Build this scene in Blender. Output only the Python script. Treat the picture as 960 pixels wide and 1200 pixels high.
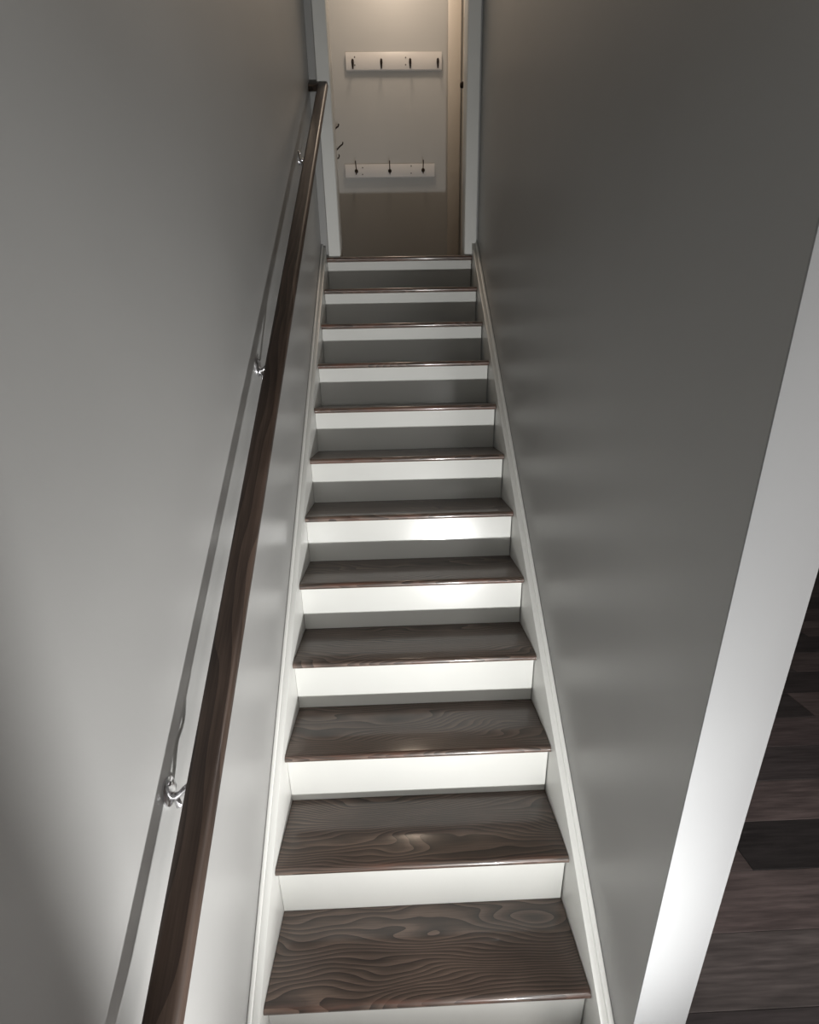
import bpy, bmesh, math, random
from mathutils import Vector, Matrix

for o in list(bpy.data.objects):
    bpy.data.objects.remove(o, do_unlink=True)
scene = bpy.context.scene
COL = scene.collection

# ---------------------------------------------------------------- camera
cam_data = bpy.data.cameras.new('camera')
cam = bpy.data.objects.new('camera', cam_data)
COL.objects.link(cam)
YAW, PITCH, ROLL = math.radians(1.2634), math.radians(-17.3445), math.radians(-1.2424)
fwd = Vector((math.sin(YAW) * math.cos(PITCH), math.cos(YAW) * math.cos(PITCH), math.sin(PITCH)))
rgt = Vector((math.cos(YAW), -math.sin(YAW), 0))
upv = rgt.cross(fwd)
r2 = rgt * math.cos(ROLL) + upv * math.sin(ROLL)
u2 = -rgt * math.sin(ROLL) + upv * math.cos(ROLL)
mw = Matrix.Identity(4)
for i in range(3):
    mw[i][0] = r2[i]; mw[i][1] = u2[i]; mw[i][2] = -fwd[i]
mw.translation = Vector((-0.037, -0.4682, 1.7436))
cam.matrix_world = mw
cam_data.sensor_fit = 'HORIZONTAL'
cam_data.sensor_width = 36.0
cam_data.lens = 495.34 * 36.0 / 960.0
cam_data.clip_start = 0.02
scene.camera = cam

# ---------------------------------------------------------------- world, lights, exposure
world = bpy.data.worlds.new('world')
scene.world = world
world.use_nodes = True
world.node_tree.nodes['Background'].inputs[0].default_value = (0.5, 0.53, 0.56, 1)
world.node_tree.nodes['Background'].inputs[1].default_value = 0.05
scene.view_settings.view_transform = 'Standard'
scene.view_settings.look = 'None'
scene.view_settings.gamma = 1.0
scene.view_settings.use_curve_mapping = False
scene.view_settings.exposure = 0.0


def aim(o, target):
    d = Vector(target) - o.location
    o.rotation_euler = d.to_track_quat('-Z', 'Y').to_euler()


def light(name, kind, loc, energy, color, target=None, **kw):
    ld = bpy.data.lights.new(name, kind)
    ld.energy = energy
    ld.color = color
    for k, v in kw.items():
        setattr(ld, k, v)
    lo = bpy.data.objects.new(name, ld)
    COL.objects.link(lo)
    lo.location = loc
    if target:
        aim(lo, target)
    return lo


# hall lamp and two added fill lights (the work lamp's own light is in its builder below)
light('hall_ceiling_light', 'AREA', (0.02, 2.98, 4.80), 9, (1.0, 0.80, 0.62), target=(0.02, 2.98, 0),
      shape='DISK', size=0.28)
light('stair_fill_light', 'POINT', (0.95, -2.2, 1.60), 34, (1.0, 0.97, 0.94), shadow_soft_size=0.25)  # added fill without a lamp body, lifts the shaded stairs
light('room_fill_light', 'AREA', (1.9, -0.9, 2.27), 36, (1.0, 0.95, 0.93), target=(1.9, -0.9, 0),
      shape='DISK', size=0.5)  # added ambient light for plank floor and wall end, source unseen

# ---------------------------------------------------------------- dimensions
RUN, RISE, OVER, TH = 0.19547, 0.20336, 0.0212, 0.0247
HW = 0.4275                    # half width between the skirt boards
XL, XR = -0.460, 0.463         # stairwell wall faces
YEND = 0.0915                  # free end of the right wall
RW_OUT = 0.585                 # room side of the right wall
NT = 12
ZT = NT * RISE                 # upper floor
YE = 2.385                     # face of the wall with the doorway
YB = 3.385                     # back wall of the upper hall
CEIL = 4.85
XD = 0.485                     # hall wall holding the panelled door
random.seed(7)


# ---------------------------------------------------------------- materials
def new_mat(name):
    m = bpy.data.materials.new(name)
    m.use_nodes = True
    nt = m.node_tree
    b = nt.nodes['Principled BSDF']
    return m, nt, b


def node(nt, kind, **kw):
    n = nt.nodes.new(kind)
    for k, v in kw.items():
        if k.startswith('i_'):
            n.inputs[k[2:].replace('_', ' ')].default_value = v
        else:
            setattr(n, k, v)
    return n


def math_node(nt, op, a, b=None):
    n = nt.nodes.new('ShaderNodeMath')
    n.operation = op
    for i, v in enumerate((a, b)):
        if v is None:
            continue
        if isinstance(v, (int, float)):
            n.inputs[i].default_value = v
        else:
            nt.links.new(v, n.inputs[i])
    return n.outputs[0]


def ramp(nt, fac, stops):
    n = nt.nodes.new('ShaderNodeValToRGB')
    els = n.color_ramp.elements
    while len(els) < len(stops):
        els.new(0.5)
    for e, (p, c) in zip(els, stops):
        e.position = p
        e.color = (*c, 1)
    nt.links.new(fac, n.inputs[0])
    return n.outputs[0]


def mix(nt, fac, a, b, mode='MIX'):
    n = nt.nodes.new('ShaderNodeMix')
    n.data_type = 'RGBA'
    n.blend_type = mode
    for s, v in ((n.inputs[0], fac), (n.inputs[6], a), (n.inputs[7], b)):
        if isinstance(v, (int, float)):
            s.default_value = v
        elif isinstance(v, tuple):
            s.default_value = (*v, 1)
        else:
            nt.links.new(v, s)
    return n.outputs[2]


def paint(name, col, rough, bump=0.04, scale=260, spec=0.5, mottle=0.03):
    m, nt, b = new_mat(name)
    tc = node(nt, 'ShaderNodeTexCoord')
    n1 = node(nt, 'ShaderNodeTexNoise', i_Scale=scale, i_Detail=2.0)
    nt.links.new(tc.outputs['Object'], n1.inputs['Vector'])
    n2 = node(nt, 'ShaderNodeTexNoise', i_Scale=2.3, i_Detail=3.0)
    nt.links.new(tc.outputs['Object'], n2.inputs['Vector'])
    lo = tuple(c * (1 - mottle) for c in col)
    hi = tuple(min(1, c * (1 + mottle)) for c in col)
    c = ramp(nt, n2.outputs['Fac'], [(0.3, lo), (0.7, hi)])
    nt.links.new(c, b.inputs['Base Color'])
    b.inputs['Roughness'].default_value = rough
    b.inputs['Specular IOR Level'].default_value = spec
    bp = node(nt, 'ShaderNodeBump', i_Strength=bump, i_Distance=0.002)
    nt.links.new(n1.outputs['Fac'], bp.inputs['Height'])
    nt.links.new(bp.outputs[0], b.inputs['Normal'])
    return m


M_WALL = paint('grey_wall_paint', (0.38, 0.38, 0.372), 0.36, bump=0.05)
M_HALL = paint('hall_wall_paint', (0.40, 0.40, 0.39), 0.5)
M_TRIM = paint('white_trim_paint', (0.74, 0.745, 0.715), 0.30, bump=0.02, scale=120)
M_RISER = paint('white_riser_paint', (0.655, 0.66, 0.632), 0.20, bump=0.015, scale=60)
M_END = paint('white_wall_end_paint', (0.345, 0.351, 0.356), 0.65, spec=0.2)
M_CEIL = paint('ceiling_paint', (0.72, 0.72, 0.70), 0.7)
M_CREAM = paint('cream_trim_paint', (0.60, 0.56, 0.505), 0.4, bump=0.02)
M_RACK = paint('white_rack_paint', (0.64, 0.62, 0.60), 0.4, bump=0.02)


def wood(name, along, light_c, dark_c, rough, freq=75.0, warp=7.0, wear=False, coat=0.0, aged=0.5, spec=0.5):
    """Plain-sawn softwood: contour lines of a height field stretched along the board."""
    m, nt, b = new_mat(name)
    tc = node(nt, 'ShaderNodeTexCoord')
    oi = node(nt, 'ShaderNodeObjectInfo')
    off = math_node(nt, 'MULTIPLY', oi.outputs['Random'], 37.0)
    comb = node(nt, 'ShaderNodeCombineXYZ')
    for i in range(3):
        nt.links.new(off, comb.inputs[i])
    add = node(nt, 'ShaderNodeVectorMath', operation='ADD')
    nt.links.new(tc.outputs['Object'], add.inputs[0])
    nt.links.new(comb.outputs[0], add.inputs[1])
    mp = node(nt, 'ShaderNodeMapping')
    nt.links.new(add.outputs[0], mp.inputs['Vector'])
    s = [7.0, 7.0, 7.0]
    s[along] = 1.8
    mp.inputs['Scale'].default_value = s
    n1 = node(nt, 'ShaderNodeTexNoise', i_Scale=1.0, i_Detail=2.0, i_Roughness=0.40)
    nt.links.new(mp.outputs[0], n1.inputs['Vector'])
    sep = node(nt, 'ShaderNodeSeparateXYZ')
    nt.links.new(tc.outputs['Object'], sep.inputs[0])
    across = sep.outputs[1 if along == 0 else 0]
    a = math_node(nt, 'MULTIPLY', across, freq)
    w = math_node(nt, 'MULTIPLY', n1.outputs['Fac'], warp * 2.2)
    hsum = math_node(nt, 'ADD', a, w)
    fr = math_node(nt, 'FRACT', hsum)
    tri = math_node(nt, 'PINGPONG', hsum, 0.5)
    band = math_node(nt, 'MULTIPLY', math_node(nt, 'POWER', fr, 1.6), 0.75)
    band = math_node(nt, 'ADD', band, math_node(nt, 'MULTIPLY', tri, 0.5))
    # fine fibres
    mp2 = node(nt, 'ShaderNodeMapping')
    nt.links.new(add.outputs[0], mp2.inputs['Vector'])
    s2 = [260.0, 260.0, 260.0]
    s2[along] = 9.0
    mp2.inputs['Scale'].default_value = s2
    n2 = node(nt, 'ShaderNodeTexNoise', i_Scale=1.0, i_Detail=3.0, i_Roughness=0.6)
    nt.links.new(mp2.outputs[0], n2.inputs['Vector'])
    # stain blotches
    mp3 = node(nt, 'ShaderNodeMapping')
    nt.links.new(add.outputs[0], mp3.inputs['Vector'])
    s3 = [9.0, 9.0, 9.0]
    s3[along] = 3.0
    mp3.inputs['Scale'].default_value = s3
    n3 = node(nt, 'ShaderNodeTexNoise', i_Scale=1.0, i_Detail=3.0)
    nt.links.new(mp3.outputs[0], n3.inputs['Vector'])
    mid = tuple(0.6 * l + 0.4 * d for l, d in zip(light_c, dark_c))
    col = ramp(nt, band, [(0.0, light_c), (0.42, mid), (0.85, dark_c)])
    f2 = ramp(nt, n2.outputs['Fac'], [(0.3, (0.62,) * 3), (0.7, (1.2,) * 3)])
    col = mix(nt, 0.7, col, f2, 'MULTIPLY')
    f3 = ramp(nt, n3.outputs['Fac'], [(0.3, (0.55,) * 3), (0.7, (1.3,) * 3)])
    col = mix(nt, aged, col, f3, 'MULTIPLY')
    if wear:
        # stain rubbed off along the rounded front edge (local y close to 0)
        edge = node(nt, 'ShaderNodeMapRange')
        nt.links.new(sep.outputs[1], edge.inputs[0])
        edge.inputs[1].default_value = 0.017
        edge.inputs[2].default_value = 0.004
        mp4 = node(nt, 'ShaderNodeMapping')
        nt.links.new(add.outputs[0], mp4.inputs['Vector'])
        mp4.inputs['Scale'].default_value = (6.0, 60.0, 60.0)
        n4 = node(nt, 'ShaderNodeTexNoise', i_Scale=1.0, i_Detail=4.0)
        nt.links.new(mp4.outputs[0], n4.inputs['Vector'])
        thr = node(nt, 'ShaderNodeMapRange')
        nt.links.new(n4.outputs['Fac'], thr.inputs[0])
        thr.inputs[1].default_value = 0.48
        thr.inputs[2].default_value = 0.66
        wf = math_node(nt, 'MULTIPLY', edge.outputs[0], thr.outputs[0])
        col = mix(nt, wf, col, (0.125, 0.062, 0.043))
    nt.links.new(col, b.inputs['Base Color'])
    b.inputs['Roughness'].default_value = rough
    b.inputs['Specular IOR Level'].default_value = spec
    if coat:
        b.inputs['Coat Weight'].default_value = coat
        b.inputs['Coat Roughness'].default_value = 0.13
    bp = node(nt, 'ShaderNodeBump', i_Strength=0.12, i_Distance=0.0012)
    nt.links.new(band, bp.inputs['Height'])
    nt.links.new(bp.outputs[0], b.inputs['Normal'])
    return m


M_TREAD = wood('dark_stained_tread_wood', 0, (0.160, 0.112, 0.087), (0.013, 0.009, 0.008), 0.42, freq=98.0,
               warp=11.0, wear=True, coat=0.8, aged=0.55)
M_RAIL = wood('dark_stained_rail_wood', 1, (0.100, 0.069, 0.053), (0.042, 0.029, 0.023), 0.46, freq=45.0,
              warp=3.0, coat=0.06, aged=0.7, spec=0.3)


def plank_mat():
    m, nt, b = new_mat('vinyl_plank')
    tc = node(nt, 'ShaderNodeTexCoord')
    oi = node(nt, 'ShaderNodeObjectInfo')
    off = math_node(nt, 'MULTIPLY', oi.outputs['Random'], 51.0)
    comb = node(nt, 'ShaderNodeCombineXYZ')
    for i in range(3):
        nt.links.new(off, comb.inputs[i])
    add = node(nt, 'ShaderNodeVectorMath', operation='ADD')
    nt.links.new(tc.outputs['Object'], add.inputs[0])
    nt.links.new(comb.outputs[0], add.inputs[1])

    def nz(sx, sy, det, ro=0.55):
        mp = node(nt, 'ShaderNodeMapping')
        nt.links.new(add.outputs[0], mp.inputs['Vector'])
        mp.inputs['Scale'].default_value = (sx, sy, 1)
        n = node(nt, 'ShaderNodeTexNoise', i_Scale=1.0, i_Detail=det, i_Roughness=ro)
        nt.links.new(mp.outputs[0], n.inputs['Vector'])
        return n.outputs['Fac']
    g1 = ramp(nt, nz(6, 90, 5), [(0.3, (0.5,) * 3), (0.7, (1.35,) * 3)])
    g2 = ramp(nt, nz(2.5, 14, 3), [(0.3, (0.6,) * 3), (0.7, (1.35,) * 3)])
    col = mix(nt, 0.75, oi.outputs['Color'], g1, 'MULTIPLY')
    col = mix(nt, 0.85, col, g2, 'MULTIPLY')
    nt.links.new(col, b.inputs['Base Color'])
    b.inputs['Roughness'].default_value = 0.5
    bp = node(nt, 'ShaderNodeBump', i_Strength=0.1, i_Distance=0.001)
    nt.links.new(nz(6, 90, 5), bp.inputs['Height'])
    nt.links.new(bp.outputs[0], b.inputs['Normal'])
    return m


M_PLANK = plank_mat()


def metal(name, col, rough):
    m, nt, b = new_mat(name)
    tc = node(nt, 'ShaderNodeTexCoord')
    n = node(nt, 'ShaderNodeTexNoise', i_Scale=180.0, i_Detail=2.0)
    nt.links.new(tc.outputs['Object'], n.inputs['Vector'])
    r = ramp(nt, n.outputs['Fac'], [(0.3, (rough * 0.8,) * 3), (0.7, (rough * 1.2,) * 3)])
    nt.links.new(r, b.inputs['Roughness'])
    b.inputs['Base Color'].default_value = (*col, 1)
    b.inputs['Metallic'].default_value = 1.0
    return m


M_CHROME = metal('brushed_chrome', (0.72, 0.72, 0.74), 0.2)
M_BRONZE = metal('dark_bronze', (0.035, 0.026, 0.022), 0.42)
M_SCREW = metal('screw_steel', (0.16, 0.15, 0.14), 0.4)


# ---------------------------------------------------------------- mesh helpers
def finish(name, bm, mat, parent=None, loc=(0, 0, 0), smooth=True):
    me = bpy.data.meshes.new(name)
    bmesh.ops.recalc_face_normals(bm, faces=bm.faces[:])
    bm.to_mesh(me)
    bm.free()
    me.materials.append(mat)
    if smooth:
        me.polygons.foreach_set('use_smooth', [True] * len(me.polygons))
        me.set_sharp_from_angle(angle=math.radians(35))
    o = bpy.data.objects.new(name, me)
    COL.objects.link(o)
    o.location = loc
    if parent:
        o.parent = parent
    return o


def box(bm, x0, x1, y0, y1, z0, z1):
    v = [bm.verts.new((x, y, z)) for x in (x0, x1) for y in (y0, y1) for z in (z0, z1)]
    for f in ((0, 1, 3, 2), (4, 6, 7, 5), (0, 4, 5, 1), (2, 3, 7, 6), (0, 2, 6, 4), (1, 5, 7, 3)):
        bm.faces.new([v[i] for i in f])
    return v


def bevelled(bm, w, seg=2):
    bmesh.ops.recalc_face_normals(bm, faces=bm.faces[:])
    bmesh.ops.bevel(bm, geom=bm.edges[:], offset=w, segments=seg, profile=0.5, affect='EDGES', clamp_overlap=True)


def box_obj(name, dims, mat, parent=None, bevel=0.0, loc=(0, 0, 0)):
    bm = bmesh.new()
    box(bm, *dims)
    if bevel:
        bevelled(bm, bevel)
    return finish(name, bm, mat, parent, loc)


def prism(bm, poly, axis, a, b):
    """Extrude a 2-D polygon along axis ('x': poly is (y, z); 'y': poly is (x, z))."""
    def pt(p, t):
        return (t, p[0], p[1]) if axis == 'x' else (p[0], t, p[1])
    va = [bm.verts.new(pt(p, a)) for p in poly]
    vb = [bm.verts.new(pt(p, b)) for p in poly]
    bm.faces.new(va)
    bm.faces.new(vb[::-1])
    k = len(poly)
    for i in range(k):
        bm.faces.new((va[i], vb[i], vb[(i + 1) % k], va[(i + 1) % k]))


def tube(bm, pts, radii, seg=12):
    """Round tube through pts with its own radius at each; capped."""
    pts = [Vector(p) for p in pts]
    rings = []
    ref = Vector((0.13, 0.31, 0.94)).normalized()
    for i, p in enumerate(pts):
        t = (pts[min(i + 1, len(pts) - 1)] - pts[max(i - 1, 0)]).normalized()
        a = t.cross(ref)
        if a.length < 0.1:
            a = t.cross(Vector((1, 0, 0)))
        a.normalize()
        c = t.cross(a)
        r = radii[i] if isinstance(radii, (list, tuple)) else radii
        rings.append([bm.verts.new(p + (a * math.cos(2 * math.pi * k / seg) + c * math.sin(2 * math.pi * k / seg)) * r)
                      for k in range(seg)])
    for r0, r1 in zip(rings, rings[1:]):
        for k in range(seg):
            bm.faces.new((r0[k], r0[(k + 1) % seg], r1[(k + 1) % seg], r1[k]))
    bm.faces.new(rings[0][::-1])
    bm.faces.new(rings[-1])


def smooth_path(ctrl, n=8):
    out = []
    c = [Vector(p) for p in ctrl]
    c = [c[0] * 2 - c[1]] + c + [c[-1] * 2 - c[-2]]
    for i in range(1, len(c) - 2):
        for k in range(n):
            t = k / n
            p0, p1, p2, p3 = c[i - 1], c[i], c[i + 1], c[i + 2]
            out.append(0.5 * ((2 * p1) + (p2 - p0) * t + (2 * p0 - 5 * p1 + 4 * p2 - p3) * t * t
                              + (3 * p1 - p0 - 3 * p2 + p3) * t ** 3))
    out.append(c[-2])
    return out


def tag(o, label, cat=None, kind=None, group=None):
    o['label'] = label
    if cat:
        o['category'] = cat
    if kind:
        o['kind'] = kind
    if group:
        o['group'] = group
    return o


def thing(name, label, cat, loc=(0, 0, 0), kind=None, group=None):
    o = bpy.data.objects.new(name, None)
    o.empty_display_size = 0.1
    COL.objects.link(o)
    o.location = loc
    return tag(o, label, cat, kind, group)


# ================================================================ the setting
tag(box_obj('wall_left', (XL - 0.12, XL, -3.2, YE, -0.02, CEIL), M_WALL),
    'grey painted stairwell wall carrying the wooden handrail', 'wall', 'structure')
tag(box_obj('wall_right', (XR, RW_OUT - 0.001, YEND + 0.003, YE, -0.02, CEIL), M_WALL),
    'grey painted stairwell wall on the side without a handrail', 'wall', 'structure')
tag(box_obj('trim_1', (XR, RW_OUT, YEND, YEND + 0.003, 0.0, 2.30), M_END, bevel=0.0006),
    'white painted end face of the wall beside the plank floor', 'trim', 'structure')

# wall with the doorway at the top of the stairs
OPL, OPR, OPH = -0.3655, 0.4015, 2.44 + 2.06
wm = bmesh.new()
box(wm, XL - 0.12, OPL, YE, YE + 0.12, ZT, CEIL)
box(wm, OPR, RW_OUT + 0.1, YE, YE + 0.12, ZT, CEIL)
box(wm, OPL, OPR, YE, YE + 0.12, OPH, CEIL)
tag(finish('wall_front', wm, M_WALL, smooth=False),
    'narrow grey wall around the doorway at the top of the stairs', 'wall', 'structure')
# door lining and casing
lining = thing('trim_2', 'white door casing framing the opening at the top of the stairs', 'trim',
               (0, YE, ZT), 'structure')


def casing(x0, x1, z1):
    """Moulded flat casing with eased edges, standing proud of the wall."""
    poly = [(x0, 0.0), (x0, -0.013), (x0 + 0.004, -0.018), (x1 - 0.004, -0.018), (x1, -0.013), (x1, 0.0)]
    bm = bmesh.new()
    va = [bm.verts.new((x, y, 0.0)) for x, y in poly]
    vb = [bm.verts.new((x, y, z1)) for x, y in poly]
    bm.faces.new(va[::-1])
    bm.faces.new(vb)
    for i in range(len(poly)):
        j = (i + 1) % len(poly)
        bm.faces.new((va[i], va[j], vb[j], vb[i]))
    return bm


finish('side_casing', casing(-0.4185, -0.3475, 2.13), M_TRIM, lining)
finish('side_casing', casing(0.3835, 0.4545, 2.13), M_TRIM, lining)
box_obj('head_casing', (-0.3475, 0.3835, -0.018, 0.0, 2.055, 2.13), M_TRIM, lining, bevel=0.003)
box_obj('side_jamb', (OPL, OPL + 0.018, 0.0, 0.12, 0.0, 2.06), M_TRIM, lining, bevel=0.0015)
box_obj('side_jamb', (OPR - 0.018, OPR, 0.0, 0.12, 0.0, 2.06), M_TRIM, lining, bevel=0.0015)
box_obj('head_jamb', (OPL + 0.018, OPR - 0.018, 0.0, 0.12, 2.042, 2.06), M_TRIM, lining, bevel=0.0015)

# upper hall
tag(box_obj('wall_back', (-0.60, 0.80, YB, YB + 0.12, ZT, CEIL), M_HALL),
    'grey hall wall carrying two white hook boards', 'wall', 'structure')
tag(box_obj('wall_hall_left', (-0.60, -0.456, YE + 0.12, YB, ZT, CEIL), M_HALL),
    'hall side wall hidden behind the door casing, with coat hooks', 'wall', 'structure')
hr = bmesh.new()
box(hr, XD, XD + 0.12, YE + 0.12, 2.60, ZT, CEIL)
box(hr, XD, XD + 0.12, 2.60, YB, ZT + 2.03, CEIL)
tag(finish('wall_hall_right', hr, M_HALL, smooth=False),
    'hall side wall around the cream panelled door', 'wall', 'structure')
tag(box_obj('trim_3', (0.394, XD, YB - 0.018, YB, ZT, CEIL), M_CREAM, bevel=0.004),
    'cream corner trim board beside the hook boards', 'trim', 'structure')
tag(box_obj('floor_upper', (-0.60, 0.80, 2.56, YB + 0.12, ZT - 0.14, ZT), M_TREAD),
    'dark wooden floor of the upper hall', 'floor', 'structure')
tag(box_obj('ceiling_upper', (-0.60, 0.80, 0.06, YB + 0.12, CEIL, CEIL + 0.1), M_CEIL),
    'ceiling over the stairwell and the upper hall', 'ceiling', 'structure')

# panelled hall door
door = thing('door_1', 'cream six panel hall door seen edge on past the door casing', 'door', (XD + 0.012, 2.60, ZT),
             'structure')
bmd = bmesh.new()
box(bmd, 0.006, 0.041, 0.0, 0.785, 0.005, 2.03)
finish('door_leaf', bmd, M_CREAM, door)
for (y0, y1) in ((0.095, 0.345), (0.44, 0.705)):
    for (z0, z1) in ((0.24, 0.80), (0.92, 1.55), (1.66, 1.92)):
        bp_ = bmesh.new()
        # raised field inside a sunk moulding
        ring0 = [(0.006, y0, z0), (0.006, y1, z0), (0.006, y1, z1), (0.006, y0, z1)]
        d = 0.014

        def rect(x, k):
            return [bp_.verts.new((x, yy, zz)) for yy, zz in
                    ((y0 + k, z0 + k), (y1 - k, z0 + k), (y1 - k, z1 - k), (y0 + k, z1 - k))]
        rs = [rect(0.0065, 0), rect(-0.004, 0.002), rect(-0.004, d), rect(0.003, d + 0.004), rect(0.003, d + 0.03),
              rect(-0.003, d + 0.045)]
        for a, b in zip(rs, rs[1:]):
            for i in range(4):
                bp_.faces.new((a[i], a[(i + 1) % 4], b[(i + 1) % 4], b[i]))
        bp_.faces.new(rs[-1])
        finish('door_panel', bp_, M_CREAM, door)
kb = bmesh.new()
tube(kb, [(0.006, 0, 0), (0.002, 0, 0), (0.001, 0, 0), (-0.022, 0, 0), (-0.026, 0, 0), (-0.034, 0, 0), (-0.046, 0, 0),
          (-0.052, 0, 0), (-0.054, 0, 0)], [0.020, 0.020, 0.009, 0.008, 0.012, 0.017, 0.017, 0.012, 0.003], 16)
tag(finish('door_knob', kb, M_BRONZE, door, (0, 0.49, 1.19)), 'dark bronze door knob')

# lower floor and the room at the foot of the stairs
floor = box_obj('floor', (-0.60, 5.2, -3.2, 4.4, -0.10, -0.006), M_CEIL)
tag(floor, 'dark wood-look plank floor at the foot of the stairs', 'floor', 'structure')
PW, PL = 0.1745, 1.22
TONES = {'a': (0.120, 0.094, 0.090), 'b': (0.085, 0.066, 0.065), 'c': (0.032, 0.028, 0.028), 'd': (0.135, 0.115, 0.110),
         'e': (0.062, 0.052, 0.052)}
mesh_cache = {}


def plank_mesh(length):
    key = round(length, 3)
    if key not in mesh_cache:
        bm = bmesh.new()
        g = 0.0006
        box(bm, g, length - g, g, PW - g, -0.006, 0.0)
        bmesh.ops.recalc_face_normals(bm, faces=bm.faces[:])
        top = [e for e in bm.edges if all(v.co.z > -0.001 for v in e.verts)]
        bmesh.ops.bevel(bm, geom=top, offset=0.0012, segments=1, affect='EDGES')
        me = bpy.data.meshes.new('plank')
        bm.to_mesh(me)
        bm.free()
        me.materials.append(M_PLANK)
        mesh_cache[key] = me
    return mesh_cache[key]


def plank(x0, x1, y, tone):
    if x1 - x0 < 0.02:
        return
    o = bpy.data.objects.new('plank', plank_mesh(x1 - x0))
    COL.objects.link(o)
    o.location = (x0, y, 0.0)
    k = random.uniform(0.88, 1.12)
    o.color = (*[c * k for c in TONES[tone]], 1)
    o.parent = floor


Y0 = 0.236
# end joints and tones of the rows that show beside the wall end (x of one joint, tones either side)
KNOWN = {-1: (0.35, 'ee'), 0: (1.75, 'db'), 1: (1.90, 'ab'), 2: (1.22, 'ac'), 3: (1.95, 'ab'), 4: (2.20, 'ee'), 5: (2.40, 'bb'),
         6: (2.13, 'ea'), 7: (1.70, 'be'), 8: (2.35, 'ea'), 9: (1.95, 'be'), 10: (2.75, 'ca')}
for row in range(-18, 16):
    y = Y0 + row * PW
    if row in KNOWN:
        j, t = KNOWN[row]
    else:
        j, t = random.uniform(0.6, 1.8), random.choice(['ab', 'eb', 'da', 'be', 'ac'])
    start = 0.60 if y > YEND - 0.15 else -0.455
    x = j
    i = 0
    while x < 4.6:
        plank(x, min(x + PL, 5.0), y, t[1] if i == 0 else random.choice('abde'))
        x += PL
        i += 1
    x = j
    i = 0
    while x > start + 0.02:
        plank(max(x - PL, start), x, y, t[0] if i == 0 else random.choice('abde'))
        x -= PL
        i += 1

tag(box_obj('wall_room_right', (5.0, 5.12, -3.2, 4.4, -0.02, 2.3), M_HALL), 'far side wall of the lower room', 'wall',
    'structure')
tag(box_obj('wall_room_far', (RW_OUT, 5.0, 4.2, 4.32, -0.02, 2.3), M_HALL), 'far end wall of the lower room', 'wall',
    'structure')
tag(box_obj('wall_room_rear', (XL, 5.0, -3.2, -3.08, -0.02, 2.3), M_HALL), 'rear wall of the lower room', 'wall',
    'structure')
# unseen partition added behind the viewer to shade the left wall's near end
tag(box_obj('shadow_partition', (XL, 0.072, -0.74, -0.62, -0.02, 2.3), M_WALL),
    'added unseen partition that shades the near end of the left wall', 'wall', 'structure')
cm = bmesh.new()
box(cm, XL - 0.12, 5.12, -3.2, 0.06, 2.30, 2.44)
box(cm, RW_OUT, 5.12, 0.06, 4.4, 2.30, 2.44)
tag(finish('ceiling', cm, M_CEIL, smooth=False), 'ceiling of the lower room', 'ceiling', 'structure')
tag(box_obj('wall_header', (XL - 0.12, RW_OUT, -0.06, 0.06, 2.44, CEIL), M_WALL),
    'wall above the foot of the stairs', 'wall', 'structure')
tag(box_obj('wall_understair', (RW_OUT + 0.0, RW_OUT + 0.10, YE, 4.2, -0.02, 2.3), M_HALL),
    'wall closing the space under the upper hall', 'wall', 'structure')

# ================================================================ the staircase
stair = thing('staircase', 'straight staircase with dark stained treads and white risers', 'staircase', (0, RUN, 0))


def tread_mesh(depth):
    """Board with a rounded front edge; local y = 0 is the nose, local z = 0 the top."""
    R = TH / 2
    poly = []
    for i in range(9):
        a = math.pi / 2 + math.pi * i / 8
        poly.append((R + R * math.cos(a), -R + R * math.sin(a)))
    poly += [(depth, -TH), (depth, 0.0)]
    bm = bmesh.new()
    prism(bm, poly, 'x', -HW + 0.0012, HW - 0.0022)
    me = bpy.data.meshes.new('tread')
    bmesh.ops.recalc_face_normals(bm, faces=bm.faces[:])
    bm.to_mesh(me)
    bm.free()
    me.materials.append(M_TREAD)
    me.polygons.foreach_set('use_smooth', [True] * len(me.polygons))
    me.set_sharp_from_angle(angle=math.radians(50))
    return me


def riser_mesh(h):
    bm = bmesh.new()
    box(bm, -HW + 0.0008, HW - 0.0035, 0.0, 0.017, 0.0, h)
    bevelled(bm, 0.0008, 1)
    me = bpy.data.meshes.new('riser')
    bm.to_mesh(me)
    bm.free()
    me.materials.append(M_RISER)
    return me


tm = tread_mesh(RUN + OVER)
tm_top = tread_mesh(2.56 - NT * RUN)
rm = riser_mesh(RISE - TH)
for k in range(1, NT + 1):
    t = bpy.data.objects.new('tread', tm if k < NT else tm_top)
    COL.objects.link(t)
    t.parent = stair
    t.location = (0, k * RUN - RUN, k * RISE)
    rs_ = bpy.data.objects.new('riser', rm)
    COL.objects.link(rs_)
    rs_.parent = stair
    rs_.location = (0, k * RUN + OVER - RUN, (k - 1) * RISE)

SL = RISE / RUN


def skirt(name, x0, x1, y0, y1, off, drop, bevel=0.002):
    """Sloping board following the nosings, plumb cut at both ends, down to the floor at the foot."""
    pts = [(y0, 0.0), (y0, y0 * SL + off), (y1, y1 * SL + off), (y1, y1 * SL - drop)]
    yb = drop / SL
    pts.append((yb, 0.0))
    bm = bmesh.new()
    prism(bm, [(y - RUN, z) for y, z in pts], 'x', x0, x1)
    bevelled(bm, bevel)
    return finish(name, bm, M_TRIM, stair)


def cap(x0, x1, y0, y1, off, parent):
    """Thin moulding covering the joint between skirt board and wall."""
    pts = [(y0, y0 * SL + off - 0.05), (y0, y0 * SL + off), (y1, y1 * SL + off), (y1, y1 * SL + off - 0.05)]
    bm = bmesh.new()
    prism(bm, [(y - RUN, z) for y, z in pts], 'x', x0, x1)
    bevelled(bm, 0.0045, 3)
    return finish('cap_moulding', bm, M_TRIM, parent)


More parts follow.
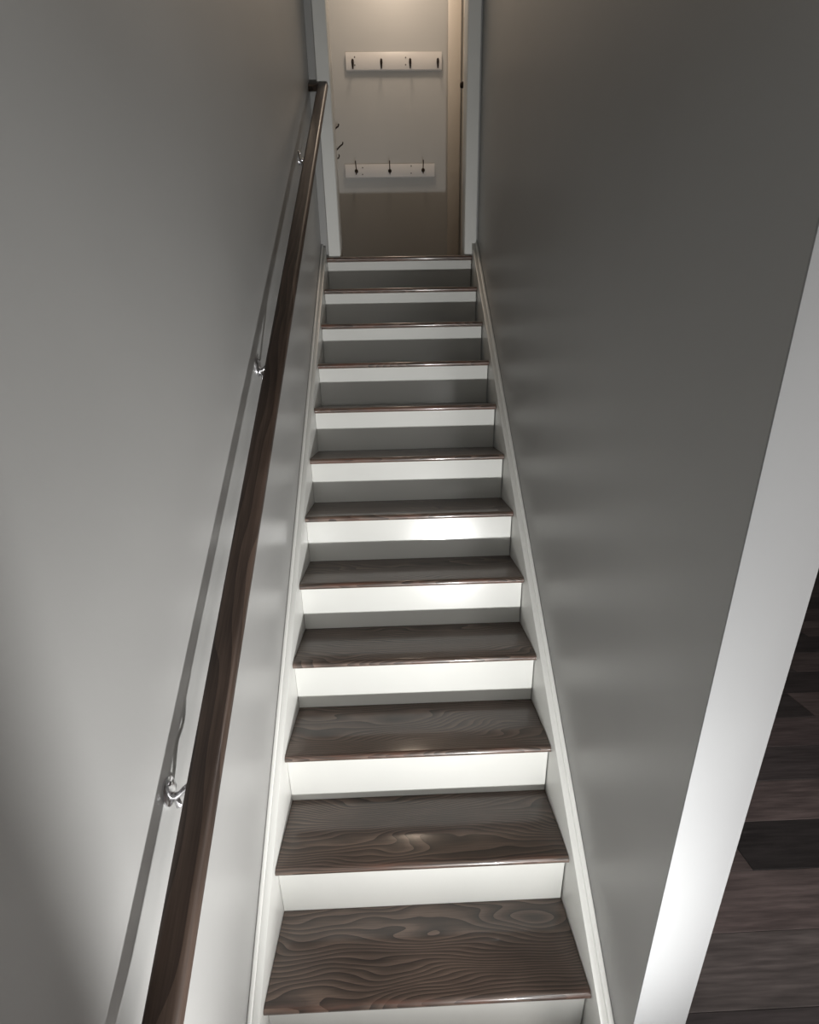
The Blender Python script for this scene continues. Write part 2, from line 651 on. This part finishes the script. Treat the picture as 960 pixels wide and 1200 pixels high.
sl = skirt('skirt_board', -HW - 0.019, -HW, 0.06, YE - 0.019, 0.034, 0.42)
cap(XL + 0.0006, -HW - 0.0185, 0.06, YE - 0.001, 0.037, sl)
sr = skirt('skirt_board', HW, HW + 0.019, YEND + 0.004, YE - 0.019, 0.043, 0.42)
cap(HW + 0.0185, XR - 0.0006, YEND + 0.004, YE - 0.001, 0.046, sr)

# ================================================================ the handrail
RM, RZ0, RX = 0.948, 1.0043, -0.3864
RWID, RHT = 0.0547, 0.028
RYA, RYB = -0.149, 2.372
ang = math.atan(RM)
rail_root = thing('handrail', 'dark stained wooden handrail on chrome brackets along the grey wall', 'handrail',
                  (RX, RYA, RZ0 + RM * RYA))


def rounded(w, h, r, n=5):
    out = []
    for cx, cy, a0 in ((w / 2 - r, h / 2 - r, 0), (-w / 2 + r, h / 2 - r, 90), (-w / 2 + r, -h / 2 + r, 180),
                       (w / 2 - r, -h / 2 + r, 270)):
        for i in range(n + 1):
            a = math.radians(a0 + 90 * i / n)
            out.append((cx + r * math.cos(a), cy + r * math.sin(a)))
    return out


def sweep_bar(length, w, h, r, steps=1):
    """Bar along local +y with rounded section in x-z."""
    bm = bmesh.new()
    sec = rounded(w, h, r)
    rings = [[bm.verts.new((x, length * s / steps, z)) for x, z in sec] for s in range(steps + 1)]
    k = len(sec)
    for a, b in zip(rings, rings[1:]):
        for i in range(k):
            bm.faces.new((a[i], a[(i + 1) % k], b[(i + 1) % k], b[i]))
    bm.faces.new(rings[0])
    bm.faces.new(rings[-1][::-1])
    return bm


LEN = (RYB - RYA) / math.cos(ang)
rail = finish('rail', sweep_bar(LEN, RWID, RHT, 0.012), M_RAIL, rail_root)
rail.rotation_euler = (ang, 0, 0)
ret_len = (RX - RWID / 2) - XL + 0.008
for yy, name in ((0.0, 'wall_return'), (RYB - RYA, 'wall_return')):
    s = 1 if yy == 0 else -1
    rt = finish(name, sweep_bar(ret_len, 0.050, RHT, 0.012), M_RAIL, rail_root)
    # local y -> -x, section width -> along the slope
    c, sn = math.cos(ang), math.sin(ang)
    m = Matrix(((0, -1, 0), (c, 0, -sn), (sn, 0, c))).to_4x4()
    ctr = Vector((-RWID / 2 + 0.008, yy + s * 0.025 * c, RM * yy + s * 0.025 * sn))
    rt.matrix_local = Matrix.Translation(ctr) @ m


def bracket(y, z):
    """Chrome handrail bracket: wall plate, curved arm and saddle under the rail."""
    loc = (XL - RX, y - RYA, z - (RZ0 + RM * RYA))
    under = (RZ0 + RM * y) - RHT / 2 / math.cos(ang) - z
    bm = bmesh.new()                         # domed wall plate, taller than wide
    n = 20
    rings = []
    for x, k in ((0.0, 1.0), (0.0035, 1.0), (0.0065, 0.8), (0.008, 0.45)):
        rings.append([bm.verts.new((x, 0.018 * k * math.cos(2 * math.pi * i / n),
                                    (0.034 if math.sin(2 * math.pi * i / n) < 0 else 0.024) * k
                                    * math.sin(2 * math.pi * i / n))) for i in range(n)])
    for a, b in zip(rings, rings[1:]):
        for i in range(n):
            bm.faces.new((a[i], a[(i + 1) % n], b[(i + 1) % n], b[i]))
    bm.faces.new(rings[0][::-1])
    bm.faces.new(rings[-1])
    br = finish('bracket', bm, M_CHROME, rail_root, loc)
    bm = bmesh.new()
    reach = RX - XL
    path = smooth_path([(0.005, 0, -0.014), (0.018, 0, -0.012), (0.040, 0, 0.008), (reach - 0.012, 0, under - 0.018),
                        (reach, 0, under - 0.003)], 6)
    rad = [0.0062 - 0.0018 * i / (len(path) - 1) for i in range(len(path))]
    tube(bm, path, rad, 12)
    finish('bracket_arm', bm, M_CHROME, br)
    bm = bmesh.new()
    box(bm, -0.010, 0.010, -0.030, 0.030, -0.003, 0.0)
    bevelled(bm, 0.001, 1)
    sd = finish('saddle', bm, M_CHROME, br, (reach, 0, under))
    sd.rotation_euler = (ang, 0, 0)
    for zz in (0.014, -0.020):
        bm = bmesh.new()
        tube(bm, [(0.005, 0, zz), (0.0085, 0, zz), (0.0105, 0, zz)], [0.0042, 0.0042, 0.002], 10)
        finish('screw', bm, M_CHROME, br)
    # lower boss under the arm
    bm = bmesh.new()
    tube(bm, [(0.004, 0, -0.012), (0.012, 0, -0.022), (0.014, 0, -0.036), (0.011, 0, -0.041)],
         [0.006, 0.0055, 0.005, 0.003], 10)
    finish('bracket_foot', bm, M_CHROME, br)


for y, z in ((0.107, 1.066), (0.900, 1.795), (1.896, 2.737)):
    bracket(y, z)


# ================================================================ hook boards and hooks in the upper hall
def hook_mesh(kind):
    bm = bmesh.new()
    if kind == 'small':        # slim single hook: plate, neck and curled tip
        prism(bm, [(-0.004, -0.030), (-0.009, 0.004), (-0.008, 0.020), (0.0, 0.027), (0.008, 0.020), (0.009, 0.004),
                   (0.004, -0.030)], 'y', -0.004, 0.0)
        tube(bm, smooth_path([(0, -0.002, 0.012), (0, -0.016, 0.004), (0, -0.026, -0.018), (0, -0.036, -0.022),
                              (0, -0.044, -0.008)], 5), 0.0042, 10)
    elif kind == 'double':     # round base, long upper prong, short lower prong
        tube(bm, [(0, 0, 0), (0, -0.004, 0), (0, -0.007, 0)], [0.013, 0.013, 0.006], 18)
        tube(bm, smooth_path([(0, -0.003, 0), (0, -0.012, 0.012), (0, -0.034, 0.022), (0, -0.050, 0.046)], 6), 0.0036, 10)
        tube(bm, smooth_path([(0, -0.003, -0.002), (0, -0.010, -0.016), (0, -0.020, -0.026), (0, -0.030, -0.020)], 6),
             0.0036, 10)
    else:                      # wire coat hook seen from the side
        tube(bm, [(0, 0, 0), (0, -0.004, 0), (0, -0.007, 0)], [0.014, 0.014, 0.006], 18)
        tube(bm, smooth_path([(0, -0.003, 0.0), (0, -0.020, 0.002), (0, -0.050, 0.021), (0, -0.080, 0.046), (0, -0.095, 0.055), (0, -0.099, 0.067)],
                             6), 0.0042, 10)
        tube(bm, smooth_path([(0, -0.003, -0.004), (0, -0.030, -0.018), (0, -0.058, -0.024), (0, -0.069, -0.012),
                              (0, -0.067, -0.002)], 6), 0.0038, 10)
    me = bpy.data.meshes.new('hook')
    bmesh.ops.recalc_face_normals(bm, faces=bm.faces[:])
    bm.to_mesh(me)
    bm.free()
    me.materials.append(M_BRONZE)
    me.polygons.foreach_set('use_smooth', [True] * len(me.polygons))
    me.set_sharp_from_angle(angle=math.radians(40))
    return me


H_SMALL, H_DOUBLE, H_WIRE = hook_mesh('small'), hook_mesh('double'), hook_mesh('wire')


def rack(label, x0, x1, z0, z1, hooks, screws, hmesh):
    cx = (x0 + x1) / 2
    root = thing('coat_rack', label, 'coat rack', (cx, YB, z0))
    box_obj('board', (x0 - cx, x1 - cx, -0.018, 0.0, 0.0, z1 - z0), M_RACK, root, bevel=0.0025)
    for x, z in hooks:
        hk = bpy.data.objects.new('hook', hmesh)
        COL.objects.link(hk)
        hk.parent = root
        hk.location = (x - cx, -0.018, z - z0)
    bm = bmesh.new()
    tube(bm, [(0, 0, 0), (0, -0.0015, 0), (0, -0.0022, 0)], [0.0045, 0.0045, 0.002], 10)
    first = finish('screw', bm, M_SCREW, root)
    for i, (x, z) in enumerate(screws):
        s = first if i == 0 else first.copy()
        if i:
            COL.objects.link(s)
            s.parent = root
        s.location = (x - cx, -0.018, z - z0)
    return root


rack('white board with four small dark hooks, higher of the two on the hall wall', -0.337, 0.348, 3.867, 3.968,
     [(-0.288, 3.902), (-0.084, 3.903), (0.122, 3.904), (0.320, 3.904)],
     [(-0.2724, 3.939), (-0.2733, 3.894), (0.0902, 3.935), (0.0893, 3.8946)], H_SMALL)
rack('white board with three prong hooks, lower of the two on the hall wall', -0.384, 0.2955, 3.222, 3.306,
     [(-0.2985, 3.260), (-0.0452, 3.259), (0.2072, 3.262)],
     [(-0.2504, 3.2827), (-0.2527, 3.2396), (0.1171, 3.290), (0.1162, 3.2442)], H_DOUBLE)
for (y, z, lab) in ((2.80, 3.219, 'dark wire coat hook peeking past the casing, upper one in view'),
                    (3.02, 3.222, 'dark wire coat hook peeking past the casing, lower one in view')):
    root = thing('coat_hook', lab, 'coat hook', (-0.456, y, z), group='coat hooks behind the door casing')
    hk = bpy.data.objects.new('hook', H_WIRE)
    COL.objects.link(hk)
    hk.parent = root
    hk.rotation_euler = (0, 0, math.pi / 2)


# ================================================================ work lamp on the floor behind the viewer
LP = Vector((0.395, -0.951, 0.230))
lamp = thing('work_lamp', 'black work lamp on the floor facing the stairs, with added flaps that trim its beam', 'lamp', (LP.x, LP.y - 0.09, 0))
M_LAMP = paint('black_lamp_enamel', (0.02, 0.02, 0.02), 0.5, bump=0.02)
bm = bmesh.new()
tube(bm, [(0, 0, 0.0), (0, 0, 0.012), (0, 0, 0.016)], [0.11, 0.11, 0.09], 28)
finish('base', bm, M_LAMP, lamp)
bm = bmesh.new()
tube(bm, [(0, 0, 0.014), (0, 0, 0.17)], 0.011, 14)
finish('post', bm, M_LAMP, lamp)
bm = bmesh.new()
box(bm, -0.075, 0.075, -0.03, 0.035, 0.17, 0.29)
bevelled(bm, 0.012, 3)
finish('lamp_head', bm, M_LAMP, lamp)


def shade_flap(quad):
    """Thin sheet metal plate through four points (world), 1.5 mm thick."""
    q = [Vector(p) - lamp.location for p in quad]
    nrm = (q[1] - q[0]).cross(q[3] - q[0]).normalized() * 0.0015
    bm = bmesh.new()
    a = [bm.verts.new(p) for p in q]
    b = [bm.verts.new(p + nrm) for p in q]
    bm.faces.new(a)
    bm.faces.new(b[::-1])
    for i in range(4):
        bm.faces.new((a[i], b[i], b[(i + 1) % 4], a[(i + 1) % 4]))
    finish('shade_flap', bm, M_LAMP, lamp, smooth=False)


ex, ey = LP.x + 0.082 * math.sin(math.radians(9)), LP.y + 0.082 * math.cos(math.radians(9))
shade_flap([(ex, ey, 0.12), (ex + 0.075, -0.99, 0.12), (ex + 0.075, -0.99, 0.50), (ex, ey, 0.50)])  # added plate, dims the beam on the right wall's end face
fz = LP.z + 0.082 * math.tan(math.radians(7))
shade_flap([(0.17, ey, fz), (0.17, -0.99, 0.172), (ex + 0.02, -0.99, 0.172), (ex + 0.02, ey, fz)])  # added plate, dims the beam on the lowest risers
light('work_lamp_light', 'SPOT', LP, 246, (1.0, 0.992, 0.978), target=(0.2289, -0.0092, 0.5224),
      shadow_soft_size=0.028, spot_size=math.radians(130), spot_blend=1.0)
